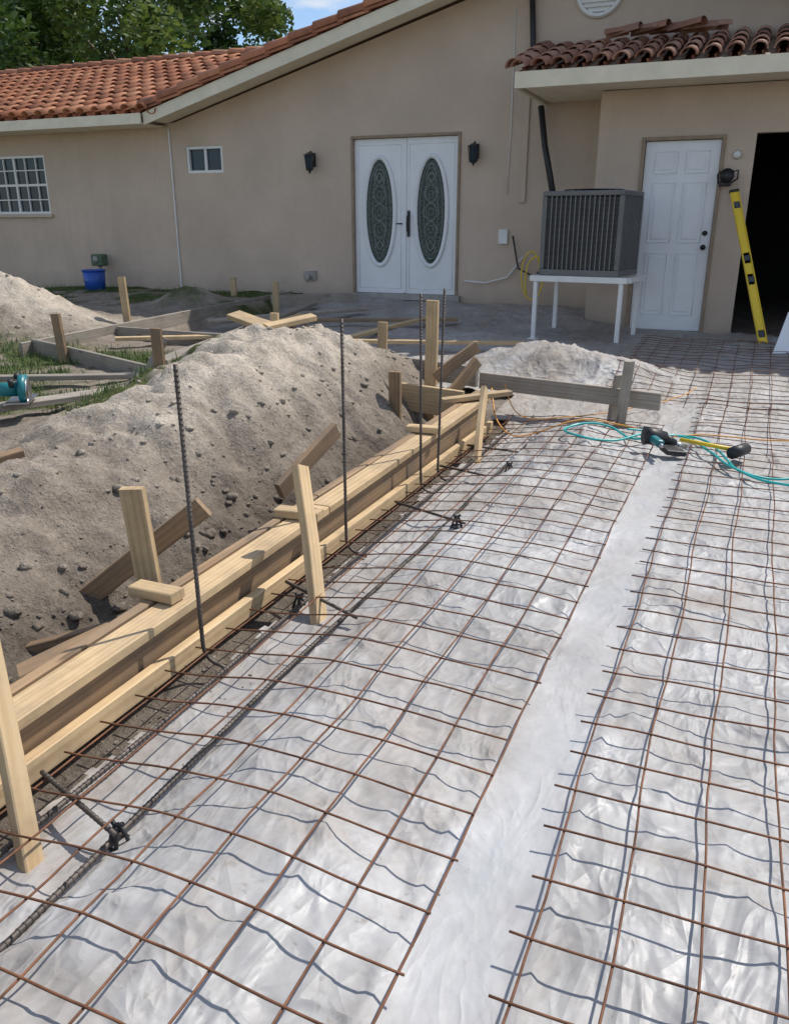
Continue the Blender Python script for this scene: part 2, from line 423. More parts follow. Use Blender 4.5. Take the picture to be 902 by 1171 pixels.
# ---------------------------------------------------------------- formwork
fw=empty("timber_formwork")
def fz(y): return lerp(.25,.31,(y-1.2)/4.3)   # form top follows the slab fall
board("outer_form_board",(-1.715,-.3,fz(-.3)-.12),(-1.715,3.1,fz(3.1)-.12),.25,.038,(0,0,1),M_TAN,fw)
board("outer_form_board_far",(-1.715,3.11,fz(3.11)-.12),(-1.72,5.6,fz(5.6)-.12),.25,.038,(0,0,1),M_TAN,fw)
board("inner_form_board",(-1.630,-.3,fz(-.3)-.14),(-1.630,5.45,fz(5.45)-.14),.20,.038,(0,0,1),M_TAN,fw,.003)
board("top_plank",(-1.642,-.3,fz(-.3)-.019),(-1.637,3.0,fz(3)-.019),.10,.036,(1,0,0),M_PINE,fw,.003)
board("top_plank_far",(-1.637,3.01,fz(3)-.019),(-1.645,5.5,fz(5.5)-.019),.10,.036,(1,0,0),M_PINE,fw,.003)
board("lower_rail",(-1.575,-.3,.105),(-1.575,2.8,.102),.07,.036,(0,0,1),M_PINE,fw,.003)
board("lower_rail_far",(-1.575,2.82,.102),(-1.575,5.45,.10),.07,.036,(0,0,1),M_PINE,fw,.003)
for (y,x,l,mt) in ((1.98,-1.80,.18,M_PINE),(2.82,-1.74,.20,M_PINE),(4.35,-1.76,.20,M_PINE)):
    board("spacer_cleat",(x,y,fz(y)+.020),(x+l,y+R(-.03,.03),fz(y)+.022),.07,.036,(0,1,0),mt,fw,0)
board("end_cleat",(-1.82,5.08,fz(5.3)+.022),(-1.46,5.50,fz(5.3)+.03),.07,.034,(0,1,0),M_PINE,fw)
board("wooden_stake",(-1.30,2.36,.03),(-1.50,2.61,.575),.072,.034,(0,1,0),M_PINE)
board("wooden_stake",(-1.33,1.03,.03),(-1.59,1.225,.50),.05,.034,(0,1,0),M_PINE)
board("wooden_stake",(-1.40,4.57,.03),(-1.50,5.02,.45),.055,.032,(0,1,0),M_PINE)
def stake(x,y,z0,z1,w=.09,lx=0,ly=0,mat=M_PINE,wd=(0,1,0)):
    return board("wooden_stake",(x,y,z0),(x+lx,y+ly,z1),w,.036,wd,mat)
stake(-1.87,2.16,-.12,.58,.085,-.03,-.03,M_PINE,(1,.3,0))
board("diagonal_brace",(-1.82,2.42,.43),(-2.3,2.2,.02),.085,.036,(0,0,1),M_TAN)
board("diagonal_brace",(-1.83,2.05,.1),(-2.2,1.85,.0),.085,.036,(0,0,1),M_TAN)
board("scrap_lumber",(-2.02,3.3,.20),(-1.93,3.75,.42),.09,.036,(0,0,1),M_TAN)
board("scrap_lumber",(-2.02,1.66,.04),(-1.84,1.9,.12),.09,.09,(0,0,1),M_TAN)
stake(-2.16,5.10,0,.50,.085,0,0,M_TAN,(1,0,0))
stake(-2.12,5.65,0,.93,.09,.02,.0,M_PINE,(1,0,0))
board("wooden_stake",(-2.06,5.62,.38),(-1.80,5.8,.60),.085,.036,(0,0,1),M_TAN)
board("wooden_stake",(-1.95,5.5,.22),(-1.78,5.75,.5),.085,.036,(0,0,1),M_TAN)
board("form_board",(-2.85,5.55,.26),(-1.80,5.5,.22),.2,.038,(0,0,1),M_PINE)
board("form_board",(-4.1,7.0,.30),(-1.95,6.3,.28),.16,.038,(0,0,1),M_GREY)
board("form_board",(-1.80,5.90,.335),(-.47,5.74,.305),.12,.038,(0,0,1),M_GREY)
stake(-.72,5.66,.05,.58,.075,.03,0,M_GREY,(.5,.8,0))
stake(-.80,5.80,.05,.46,.06,.03,0,M_GREY,(.5,.8,0))
ff=empty("far_formwork")
board("side_form",(-6.1,5.6,.28),(-6.2,10.75,.38),.28,.04,(0,0,1),M_GREY,ff)
board("front_form",(-6.1,5.75,.36),(-4.0,5.0,.33),.16,.038,(0,0,1),M_GREY,ff)
board("cross_form",(-6.1,6.9,.33),(-4.3,6.95,.31),.2,.038,(0,0,1),M_GREY,ff)
board("back_form",(-6.1,10.0,.42),(-5.0,10.5,.44),.2,.038,(0,0,1),M_GREY,ff)
stake(-5.45,5.45,.2,.72,.09,-.03,0,M_TAN,(1,0,0))
stake(-4.02,4.95,.15,.72,.09,0,0,M_TAN,(1,0,0))
stake(-6.34,7.35,.2,.90,.09,-.03,0,M_PINE,(1,0,0))
stake(-6.9,10.3,.3,.72,.09,0,0,M_PINE,(1,0,0))
stake(-5.9,9.8,.3,.72,.09,0,0,M_PINE,(1,0,0))
stake(-4.3,7.1,.1,.62,.085,0,0,M_PINE,(1,0,0))
stake(-3.0,6.8,.1,.62,.085,0,0,M_PINE,(1,0,0))
board("wooden_stake",(-4.25,5.0,.28),(-4.1,5.15,.62),.06,.035,(1,0,0),M_GREY)
board("lumber_plank",(-4.3,5.3,.40),(-5.5,10.1,.42),.14,.036,(1,0,0),M_GREY)
board("lumber_plank",(-4.5,6.3,.42),(-4.9,8.7,.42),.09,.036,(1,0,0),M_PINE)
board("lumber_plank",(-5.7,6.4,.38),(-4.0,7.6,.36),.09,.036,(0,1,0),M_PINE)
board("lumber_plank",(-4.2,7.35,.33),(-2.0,8.05,.33),.09,.036,(0,1,0),M_PINE)
board("lumber_plank",(-3.9,7.6,.30),(-3.6,9.6,.36),.09,.036,(1,0,0),M_PINE)
board("lumber_plank",(-5.0,8.9,.34),(-3.2,9.5,.36),.09,.036,(0,1,0),M_TAN)
board("lumber_plank",(-5.9,8.2,.36),(-4.6,9.9,.40),.14,.036,(1,0,0),M_GREY)
board("lumber_plank",(-4.4,2.9,.40),(-3.45,4.85,.42),.14,.036,(1,0,0),M_GREY)
board("lumber_plank",(-5.6,4.2,.36),(-3.6,5.0,.40),.09,.036,(0,1,0),M_GREY)
board("scrap_lumber",(-3.30,2.35,.37),(-3.05,2.72,.44),.06,.036,(1,0,0),M_TAN)
board("scrap_lumber",(-3.42,5.08,.83),(-3.02,4.98,.76),.13,.036,(0,1,.2),M_PINE)
board("scrap_lumber",(-3.08,4.96,.77),(-2.86,5.26,.82),.10,.036,(1,0,0),M_PINE)

# ---------------------------------------------------------------- rebar
def rebar(b,pts,r=.0075):
    b.tube(pts,r,8)
    for a,c in zip(pts[:-1],pts[1:]):
        a=Vector(a);c=Vector(c);d=c-a;L=d.length
        if L<.08: continue
        d.normalize();k=int(L/.016)
        for i in range(1,k):
            p=a+d*(L*i/k); b.tube([p-d*.002,p+d*.002],r*1.13,8)
def hook(x,y,top,z0=.09,ax=.0):
    pts=[(x+ax,y,top),(x,y,z0+.06)]
    for i in range(1,6):
        a=i/5*math.pi/2; pts.append((x+.06*(1-math.cos(a)),y,z0+.06-.06*math.sin(a)))
    pts.append((x+.10,y-.01,z0-.005)); b=MB(); rebar(b,pts,.0068); return b.obj("rebar_dowel",M_REBAR,None,True)
hook(-1.50,1.93,1.065,.09,-.01); hook(-1.50,2.99,1.09,.08,0); hook(-1.51,3.92,1.12,.08,-.01); hook(-1.50,4.16,1.13,.08,.02)
for i,(x,z) in enumerate(((-1.20,.10),(-1.42,.09))):
    b=MB(); pts=[]
    y=-.2
    while y<5.5: pts.append((x+.03*N(y,i,.8,3),y,z+.008*N(y,i,1,5)));y+=.35
    rebar(b,pts,.0075); b.obj("footing_rebar",M_REBAR,None,True)
for (x0,y0,x1,y1) in ((-1.50,1.24,-1.17,1.13),(-1.52,2.50,-1.13,2.32),(-1.50,3.55,-1.08,3.38),(-1.52,4.25,-1.22,4.15),(-1.52,4.75,-1.18,4.7)):
    b=MB(); rebar(b,[(x0,y0,.135),(x1,y1,.14)],.0065); b.obj("cross_rebar",M_REBAR,None,True)
for (x,y) in ((-1.19,1.16),(-1.43,2.44),(-1.12,3.38),(-1.15,4.4)):
    b=MB(); z0=slab(x,y)
    for a in range(4):
        t=a*math.pi/2+.4
        b.tube([(x+.026*math.cos(t),y+.026*math.sin(t),z0),(x+.016*math.cos(t),y+.016*math.sin(t),z0+.035),(x+.006*math.cos(t),y+.006*math.sin(t),z0+.06)],.005,6)
    b.tube([(x+.026*math.cos(i*math.pi/8),y+.026*math.sin(i*math.pi/8),z0+.01) for i in range(17)],.004,6)
    b.tube([(x-.016,y,z0+.07),(x-.008,y,z0+.06),(x+.008,y,z0+.06),(x+.016,y,z0+.07)],.006,6)
    b.obj("rebar_chair",M_CHAIR,None,True)

# ---------------------------------------------------------------- dirt clods
def clods():
    b=MB()
    ico=bmesh.new(); bmesh.ops.create_icosphere(ico,subdivisions=2,radius=1); iv=[v.co.copy() for v in ico.verts]; jf=[[v.index for v in f.verts] for f in ico.faces]; ico.free()
    for k in range(2600):
        u=random.random()
        if u<.45: x=random.gauss(-2.6,.5);y=R(1,6.4)
        elif u<.60: x=R(-2.5,-1.76);y=R(1,5.4)
        elif u<.8: x=random.gauss(-7.6,1.0);y=random.gauss(6.7,.8)
        elif u<.92: x=random.uniform(-1.58,-1.25);y=R(.3,5.6)
        else: x=R(-6,-3.3);y=R(3,6.5)
        if -1.77<x<-1.58 and y<5.7: continue
        if x>-1.25: continue
        r=.004+.020*random.random()**6
        if .45<u<.60: r*=1.5
        if x>-1.65: r=min(r,.008)
        z=(terr(x,y) if x<-1.5 else slab(x,y))+r*.1; n0=len(b.v); q=[R(.6,1.2) for _ in range(3)]; o=R(0,50)
        c=tmask(x,y) if x<-1.6 else (.4,0,.2)
        for v in iv:
            s=1+.55*noise.noise(v*1.5+Vector((o,o,o)))
            b.v.append((x+v.x*r*q[0]*s,y+v.y*r*q[1]*s,z+v.z*r*q[2]*.7*s)); b.c.append((c[0]*.7,0,min(1,c[2]+.25)))
        for f in jf: b.f.append(tuple(n0+i for i in f))
    b.obj("dirt_clods",M_SOIL,None,True,True)
clods()
def grassmat():
    m,nt,b=newmat("grass_blade"); co=texco(nt)
    col=ramp(nt,noi(nt,co,3,5),[(.3,(.05,.10,.02)),(.55,(.10,.16,.035)),(.75,(.22,.24,.08))])
    nt.links.new(col,b.inputs["Base Color"]); b.inputs["Roughness"].default_value=.6; return m
M_GRASS=grassmat()
b=MB()
cnt=0
while cnt<14000:
    u=random.random()
    if u<.6: x=R(-7.5,-3.5);y=R(3.0,6.6)
    else: x=R(-14,-6.2);y=R(5.5,10.8)
    g=tmask(x,y)[1]
    if random.random()>g*g: 
        cnt+=.2; continue
    z=tz(x,y)-.004; h=R(.02,.08); a=R(0,6.28); w=.004; lx=R(-.03,.03);ly=R(-.03,.03)
    dx,dy=math.cos(a)*w,math.sin(a)*w; n0=len(b.v)
    b.v+=[(x-dx,y-dy,z),(x+dx,y+dy,z),(x+dx*.6+lx*.5,y+dy*.6+ly*.5,z+h*.6),(x-dx*.6+lx*.5,y-dy*.6+ly*.5,z+h*.6),(x+lx,y+ly,z+h)]
    b.c+=[(0,0,0)]*5; b.f+=[(n0,n0+1,n0+2,n0+3),(n0+3,n0+2,n0+4)]; cnt+=1
b.obj("grass",M_GRASS)

# ---------------------------------------------------------------- house
H=empty("stucco_house")
YF=10.95
def wall_holes(name,x0,x1,z0,z1,y,holes,mat,dep=.12):
    b=MB(); xs=sorted({x0,x1,*[h[0] for h in holes],*[h[1] for h in holes]}); zs=sorted({z0,z1,*[h[2] for h in holes],*[h[3] for h in holes]})
    xs=[x for x in xs if x0<=x<=x1]; zs=[z for z in zs if z0<=z<=z1]
    for i in range(len(xs)-1):
        for j in range(len(zs)-1):
            cx=(xs[i]+xs[i+1])/2;cz=(zs[j]+zs[j+1])/2
            if any(h[0]<cx<h[1] and h[2]<cz<h[3] for h in holes): continue
            b.quad((xs[i],y,zs[j]),(xs[i+1],y,zs[j]),(xs[i+1],y,zs[j+1]),(xs[i],y,zs[j+1]))
    for (a,c,d,e) in holes:
        b.quad((a,y,d),(a,y+dep,d),(a,y+dep,e),(a,y,e)); b.quad((c,y,d),(c,y,e),(c,y+dep,e),(c,y+dep,d))
        b.quad((a,y,e),(a,y+dep,e),(c,y+dep,e),(c,y,e)); b.quad((a,y,d),(c,y,d),(c,y+dep,d),(a,y+dep,d))
    return b.obj(name,mat,H)
FD=(-5.29,-3.71,.50,2.57); SW=(-8.02,-7.38,2.16,2.53); LW=(-12.2,-10.80,1.60,2.50)
wall_holes("front_wall",-20,-1.70,-.3,2.86,YF,[FD,SW,LW],M_STUC)
b=MB()
ap=(-2.06,4.47)
b.v=[(x,YF,z) for x,z in [(-8.2,2.86),(4.1,2.86),ap]]; b.c=[(0,0,0)]*3; b.f=[(0,1,2)]
b.obj("gable_wall",M_STUC,H)
def slabq(name,pts,mat,th=.12):
    b=MB(); n=len(pts); b.v=[tuple(p) for p in pts]+[(p[0],p[1],p[2]-th) for p in pts]; b.c=[(0,0,0)]*(2*n)
    b.f=[tuple(range(n)),tuple(range(2*n-1,n-1,-1))]+[(i,i+n,(i+1)%n+n,(i+1)%n) for i in range(n)]
    return b.obj(name,mat,H)
RX0,RZ0=-8.33,2.95; k=.264; RY=10.48
zap=RZ0+k*(ap[0]-RX0)
slabq("main_roof_left",[(RX0,RY,RZ0),(ap[0],RY,zap),(ap[0],22,zap),(RX0,22,RZ0)],M_TILE2,.08)
slabq("main_roof_right",[(ap[0],RY,zap),(4.4,RY,RZ0-.05),(4.4,22,RZ0-.05),(ap[0],22,zap)],M_TILE2,.08)
def rake(x0,z0,x1,z1,y0,y1,h,name,mat):
    b=MB(); pts=[(x0,z0),(x1,z1),(x1,z1-h),(x0,z0-h)]
    b.v=[(x,y0,z) for x,z in pts]+[(x,y1,z) for x,z in pts]; b.c=[(0,0,0)]*8
    b.f=[(3,2,1,0),(4,5,6,7),(0,1,5,4),(1,2,6,5),(2,3,7,6),(3,0,4,7)]
    return b.obj(name,mat,H)
rake(RX0-.02,RZ0+.0,ap[0],zap+.0,RY-.035,RY-.003,.16,"rake_fascia",M_CREAM)
rake(ap[0],zap,4.4,RZ0-.05,RY-.035,RY-.003,.16,"rake_fascia_right",M_CREAM)
rake(RX0+.02,RZ0-.085,ap[0]-.02,zap-.085,RY+.0,YF-.003,.012,"rake_soffit",M_CREAM)
def barrel(b,p0,p1,r0,r1,up,tint,seg=7,flip=False,th=.014):
    p0=Vector(p0);p1=Vector(p1);d=(p1-p0).normalized();up=Vector(up);up=(up-d*up.dot(d)).normalized();s=d.cross(up)
    n0=len(b.v)
    for (p,r) in ((p0,r0),(p1,r1)):
        for rr in (r,r-th):
            for i in range(seg+1):
                a=math.pi*i/seg
                h=math.sin(a)*rr*.85*(-1 if flip else 1)
                b.v.append(tuple(p+s*math.cos(a)*rr+up*h)); b.c.append(tint)
    S1=seg+1
    for i in range(seg):
        o=n0+i
        b.f.append((o,o+1,o+2*S1+1,o+2*S1)); b.f.append((o+S1,o+3*S1,o+3*S1+1,o+S1+1)); b.f.append((o,o+S1,o+S1+1,o+1))
def tiles(name,xa,xb,y0,z0,slope,ylen,mat,ystart=None,per=.27,ex=.37):
    b=MB(); x=xa; L=math.sqrt(1+slope*slope); dy=ex/L
    while x<xb:
        ys=y0 if ystart is None else max(y0,ystart(x))
        n=int((ylen)/dy)
        for i in range(n):
            ya=y0-.06+i*dy
            if ya+.1<ys-.06: continue
            yb=ya+dy*1.18
            t=(R(0,1)**.8,0,0)
            za=z0+slope*(ya-y0);zb=z0+slope*(yb-y0)
            jx=R(-.006,.006);jz=R(-.003,.003)
            barrel(b,(x+jx,ya,za+.060+jz),(x+jx*.3,yb,zb+.036+jz),.088,.074,(0,0,1),t)
            barrel(b,(x+per/2,ya+.05,za+.058),(x+per/2,yb+.05,zb+.036),.082,.075,(0,0,1),(R(0,.5),0,0),5,True,.008)
        x+=per
    return b.obj(name,mat,H,True,True)
WX=-8.40; WY=10.42; WZ=2.93; ws=.345
tiles("wing_roof_tiles",-17.5,-3.2,WY,WZ+.02,ws,4.1,M_TILE,lambda x: WY+max(0,(x-WX))*k/ws)
slabq("wing_roof_deck",[(-17.6,WY,WZ),(WX,WY,WZ),(WX+4.1*ws/k,WY+4.1,WZ+4.1*ws),(-17.6,WY+4.1,WZ+4.1*ws)],M_TRIM,.03)
slabq("wing_roof_back",[(-17.6,WY+4.1,WZ+4.1*ws),(-4,WY+4.1,WZ+4.1*ws),(-4,WY+8,WZ),(-17.6,WY+8,WZ)],M_TRIM,.03)
b=MB(); x=-17.6
while x<-4:
    z=WZ+4.1*ws+.06; barrel(b,(x,WY+4.1,z+.02),(x+.42,WY+4.1,z),.11,.095,(0,0,1),(R(0,1),0,0)); x+=.37
x=0; Lr=math.hypot(ap[0]-RX0,zap-RZ0); ux=Vector(((ap[0]-RX0)/Lr,0,(zap-RZ0)/Lr))
while x<Lr+.3:
    for (dy,dz,r) in ((.0,.06,.11),(-.05,.0,.055),(.2,.06,.10),(.42,.06,.10)):
        p=Vector((RX0-.08,RY+.03+dy,RZ0+dz))+ux*x
        barrel(b,p+Vector((0,0,.025)),p+ux*.44,r,r*.86,(0,-.25,1),(R(0,1)*.8,0,0))
    x+=.37
x=0
while x<Lr+.3:
    p=Vector((4.4,RY+.03,RZ0))+Vector((-ux.x,0,ux.z))*x
    barrel(b,p+Vector((0,0,.06)),p+Vector((-ux.x,0,ux.z))*.44+Vector((0,0,.04)),.1,.09,(0,-.25,1),(R(0,1),0,0)); x+=.37
b.obj("rake_and_ridge_tiles",M_TILE,H,True,True)
boxo("eave_fascia",-17.6,RX0-.03,WY-.03,WY,WZ-.13,WZ+.012,M_CREAM,H)
boxo("eave_soffit",-17.6,RX0-.03,WY+.002,YF-.002,WZ-.125,WZ-.11,M_CREAM,H)
boxo("wall_conduit",-8.30,-8.28,YF-.03,YF-.005,.5,2.78,M_WFRAME,H)
GY=10.2; GX=-1.82
AY=9.55; AZ=2.975; asl=.30
RD=(-1.33,-.46,.25,2.35); GO=(-.16,2.6,.15,2.36)
wall_holes("garage_wall",GX,6,-.2,2.84,GY,[RD,GO],M_STUC)
b=MB(); b.quad((GX,GY,-.2),(GX,YF,-.2),(GX,YF,2.84),(GX,GY,2.84)); b.obj("garage_side_wall",M_STUC,H)
slabq("awning_deck",[(-2.62,AY,AZ),(6,AY,AZ),(6,YF-.004,AZ+(YF-AY)*asl),(-2.62,YF-.004,AZ+(YF-AY)*asl)],M_TRIM,.04)
boxo("awning_soffit",-2.58,6,AY+.002,YF-.004,AZ-.125,AZ-.11,M_CREAM,H)
boxo("awning_fascia",-2.64,6,AY-.032,AY-.001,AZ-.15,AZ+.012,M_CREAM,H)
b=MB(); b.v=[(-2.64,AY,AZ-.15),(-2.64,YF-.004,AZ-.15),(-2.64,YF-.004,AZ+(YF-AY)*asl-.0),(-2.64,AY,AZ-.0)]; b.v+=[(-2.61,v[1],v[2]) for v in b.v]; b.c=[(0,0,0)]*8
b.f=[(0,1,2,3),(7,6,5,4),(0,4,5,1),(1,5,6,2),(2,6,7,3),(3,7,4,0)]; b.obj("awning_end",M_CREAM,H)
tiles("awning_tiles",-2.60,5.9,AY,AZ+.01,asl,1.5,M_TILE2,None,.215,.36)
b=MB(); x=-2.62
y=AY-.05
while y<YF-.3:
    barrel(b,(-2.66,y,AZ+.08+(y-AY)*asl),(-2.66,y+.42,AZ+.06+(y+.42-AY)*asl),.09,.08,(-.3,0,1),(R(0,1),0,0)); y+=.37
for i in range(9):
    xx=-1.9+i*.12+R(-.03,.03); yy=10.4+R(-.1,.2); zz=AZ+.17+(yy-AY)*asl
    barrel(b,(xx,yy,zz),(xx+R(.25,.4),yy+R(-.15,.15),zz+R(.0,.04)),.09,.08,(0,R(-.2,.2),1),(R(0,1),0,0))
b.obj("awning_edge_tiles",M_TILE2,H,True,True)
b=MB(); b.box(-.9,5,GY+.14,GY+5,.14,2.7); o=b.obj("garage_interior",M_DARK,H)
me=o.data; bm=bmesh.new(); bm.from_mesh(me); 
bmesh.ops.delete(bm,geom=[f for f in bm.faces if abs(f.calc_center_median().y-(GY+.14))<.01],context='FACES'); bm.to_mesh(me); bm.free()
def disc(b,cx,y,cz,rx,rz,n=40):
    n0=len(b.v); b.v+=[(cx+rx*math.cos(2*math.pi*i/n),y,cz+rz*math.sin(2*math.pi*i/n)) for i in range(n)]; b.c+=[(0,0,0)]*n; b.f.append(tuple(n0+i for i in range(n)))
def ring(b,cx,y,cz,rx,rz,r,n=48,sides=6):
    b.tube([(cx+rx*math.cos(2*math.pi*i/n),y,cz+rz*math.sin(2*math.pi*i/n)) for i in range(n+1)],r,sides,False)
VZ=3.99
b=MB(); disc(b,-2.06,YF-.01,VZ,.25,.25); ring(b,-2.06,YF-.02,VZ,.25,.25,.03)
for i in range(-4,5):
    z=VZ+i*.05; w=math.sqrt(max(0,.23**2-(i*.05)**2)); b.box(-2.06-w,-2.06+w,YF-.035,YF-.012,z-.012,z+.012)
b.obj("round_gable_vent",M_WFRAME,H)
def french():
    P=empty("french_door"); P.parent=H
    x0,x1,z0,z1=FD
    boxo("jamb_left",x0,x0+.035,YF-.025,YF+.1,z0,z1,M_TRIM,P); boxo("jamb_right",x1-.035,x1,YF-.025,YF+.1,z0,z1,M_TRIM,P)
    boxo("head",x0+.036,x1-.036,YF-.025,YF+.1,z1-.035,z1,M_TRIM,P); boxo("sill",x0-.05,x1+.05,YF-.09,YF+.1,z0-.06,z0+.015,M_CONC,P)
    xm=(x0+x1)/2; wl=(x1-x0-.07)/2
    for s in (-1,1):
        a=xm-wl if s<0 else xm+.003; c=a+wl-.003
        boxo("leaf",a,c,YF+.03,YF+.07,z0+.02,z1-.04,M_WHITE,P,.003)
        cx=(a+c)/2; cz=1.60
        b=MB(); disc(b,cx,YF+.024,cz,.21,.68); b.obj("oval_glass",M_DGLASS,P)
        b=MB(); ring(b,cx,YF+.022,cz,.232,.705,.026,64,8); ring(b,cx,YF+.018,cz,.207,.68,.010,64,6)
        for (q0,q1) in (((a+.06,z0+.09),(a+.06,z1-.12)),((c-.06,z0+.09),(c-.06,z1-.12)),((a+.06,z0+.09),(c-.06,z0+.09)),((a+.06,z1-.12),(c-.06,z1-.12))):
            b.tube([(q0[0],YF+.03,q0[1]),(q1[0],YF+.03,q1[1])],.005,6)
        b.obj("oval_frame",M_WHITE,P,True)
        b=MB()
        ring(b,cx,YF+.02,cz,.165,.61,.0035); ring(b,cx,YF+.02,cz,.1,.5,.0035)
        for kk in range(5):
            zz=cz-.44+kk*.22; ring(b,cx,YF+.02,zz,.075,.11,.0035,20,5); ring(b,cx,YF+.02,zz,.035,.05,.0035,16,5)
        for sg in (-1,1):
            b.tube([(cx+sg*.12*math.sin(t/30*math.pi*5)*math.cos((t/30-.5)*2.6),YF+.02,cz-.62+t/30*1.24) for t in range(31)],.0035,5)
        b.obj("leaded_came",M_CAME,P,True)
    boxo("astragal",xm-.02,xm+.02,YF+.012,YF+.029,z0+.03,z1-.05,M_WHITE,P)
    boxo("handle_plate",xm+.035,xm+.075,YF+.01,YF+.029,1.28,1.62,M_BLACK,P,.008)
    tubeo("handle_pull",[(xm+.055,YF+.01,1.56),(xm+.055,YF-.04,1.54),(xm+.055,YF-.05,1.45),(xm+.055,YF-.04,1.36),(xm+.055,YF+.01,1.34)],.009,M_BLACK,P)
    tubeo("lever",[(xm-.05,YF+.03,1.45),(xm-.05,YF-.02,1.45),(xm-.11,YF-.025,1.45)],.009,M_BLACK,P)
french()
def window(name,hh,nx,nz):
    P=empty(name); P.parent=H; x0,x1,z0,z1=hh; y=YF+.04
    fw_=.04
    boxo("frame_l",x0,x0+fw_,y-.03,y+.04,z0,z1,M_WFRAME,P);boxo("frame_r",x1-fw_,x1,y-.03,y+.04,z0,z1,M_WFRAME,P)
    boxo("frame_t",x0+fw_,x1-fw_,y-.028,y+.04,z1-fw_,z1,M_WFRAME,P);boxo("frame_b",x0+fw_,x1-fw_,y-.028,y+.04,z0,z0+fw_,M_WFRAME,P)
    b=MB(); b.quad((x0,y+.02,z0),(x1,y+.02,z0),(x1,y+.02,z1),(x0,y+.02,z1)); b.obj("pane",M_GLASS,P)
    for i in range(1,nx):
        x=lerp(x0,x1,i/nx); w=.008 if i*2!=nx else .02; boxo("muntin",x-w,x+w,y-.012,y+.017,z0+fw_,z1-fw_,M_WFRAME,P,0)
    for i in range(1,nz):
        z=lerp(z0,z1,i/nz); w=.008 if i*2!=nz else .018; boxo("muntin",x0+fw_,x1-fw_,y-.010,y+.015,z-w,z+w,M_WFRAME,P,0)
window("grid_window",LW,6,4); window("small_window",SW,2,1)
boxo("window_sill",LW[0]-.05,LW[1]+.05,YF-.05,YF+.0,LW[2]-.05,LW[2]-.002,M_STUC,H)
def lantern(x,z):
    P=empty("wall_lantern",(x,YF,z)); P.parent=H
    boxo("backplate",-.04,.04,-.02,-.001,-.08,.1,M_BLACK,P)
    tubeo("arm",[(0,-.02,.08),(0,-.07,.12),(0,-.12,.09)],.009,M_BLACK,P)
    b=MB()
    for (zz0,zz1,r0,r1) in ((.07,.10,.075,.015),(-.13,-.11,.045,.055),(.06,.072,.085,.08)):
        b.tube([(0,-.12,zz0),(0,-.12,zz1)],r0,6,True,r1)
    for i in range(6):
        a=2*math.pi*i/6; b.tube([(.05*math.cos(a),-.12+.05*math.sin(a),-.12),(.073*math.cos(a),-.12+.073*math.sin(a),.065)],.006,5)
    b.tube([(0,-.12,-.17),(0,-.12,-.12)],.006,6,True,.03)
    b.obj("cage",M_BLACK,P)
    b=MB(); b.tube([(0,-.12,-.11),(0,-.12,.06)],.042,6,True,.062); b.obj("glass",M_GLASS,P)
lantern(-5.88,2.28); lantern(-3.50,2.32)
def sdoor():
    P=empty("six_panel_door"); P.parent=H; x0,x1,z0,z1=RD
    boxo("jamb_left",x0,x0+.035,GY-.03,GY+.1,z0,z1,M_TRIM,P); boxo("jamb_right",x1-.035,x1,GY-.03,GY+.1,z0,z1,M_TRIM,P); boxo("head",x0+.036,x1-.036,GY-.03,GY+.1,z1-.035,z1,M_TRIM,P)
    boxo("threshold",x0-.02,x1+.02,GY-.08,GY+.1,z0-.05,z0+.015,M_CONC,P)
    a=x0+.04;c=x1-.04
    boxo("leaf",a,c,GY+.03,GY+.07,z0+.02,z1-.04,M_WHITE,P,.003)
    xm=(a+c)/2
    for (za,zb) in ((z1-.37,z1-.15),(z1-1.10,z1-.47),(z0+.2,z1-1.22)):
        for (xa,xb) in ((a+.11,xm-.045),(xm+.045,c-.11)):
            b=MB(); b.tube([(xa,GY+.03,za),(xb,GY+.03,za),(xb,GY+.03,zb),(xa,GY+.03,zb),(xa,GY+.03,za)],.010,6,False); b.obj("panel_mould",M_WHITE,P,True)
            boxo("raised_panel",xa+.035,xb-.035,GY+.021,GY+.0295,za+.035,zb-.035,M_WHITE,P,.006)
    tubeo("knob",[(c-.065,GY+.03,z0+.95),(c-.065,GY-.01,z0+.95),(c-.065,GY-.03,z0+.95)],.02,M_BLACK,P,12,.03)
    tubeo("deadbolt",[(c-.065,GY+.03,z0+1.1),(c-.065,GY+.01,z0+1.1)],.028,M_BLACK,P,12)
sdoor()
boxo("house_step",-1.45,-.3,GY-.25,GY-.002,.05,.2,M_CONC,H,.01)
tubeo("flue_pipe",[(-2.86,YF-.06,4.2),(-2.80,YF-.07,3.4),(-2.74,YF-.08,3.0)],.035,M_BLACK,H)
tubeo("flue_pipe_lower",[(-2.66,YF-.10,2.80),(-2.55,YF-.25,2.35),(-2.36,YF-.5,1.80)],.038,M_BLACK,H)
tubeo("wall_cable",[(-3.06,YF-.01,3.9),(-3.05,YF-.012,2.6),(-3.07,YF-.012,1.8)],.006,M_WFRAME,H)
boxo("corner_strip",-2.90,-2.82,YF-.03,YF-.004,1.7,3.9,M_STUC,H,.01)
boxo("outlet_box",-3.15,-3.03,YF-.04,YF-.002,1.2,1.38,M_WFRAME,H)
tubeo("gas_pipe",[(-3.6,YF-.05,.72),(-3.3,YF-.05,.70),(-3.0,YF-.05,.78),(-2.8,YF-.05,1.05)],.012,M_WFRAME,H)
tubeo("door_bell",[(-.33,GY-.002,2.15),(-.33,GY-.05,2.15)],.05,M_WFRAME,H,16,.03)
tubeo("hose_bib",[(-5.98,YF-.002,.72),(-5.98,YF-.1,.72),(-5.98,YF-.12,.66)],.03,M_CONC,H)
boxo("hose_box",-6.08,-5.88,YF-.04,YF-.001,.68,.8,M_CONC,H)

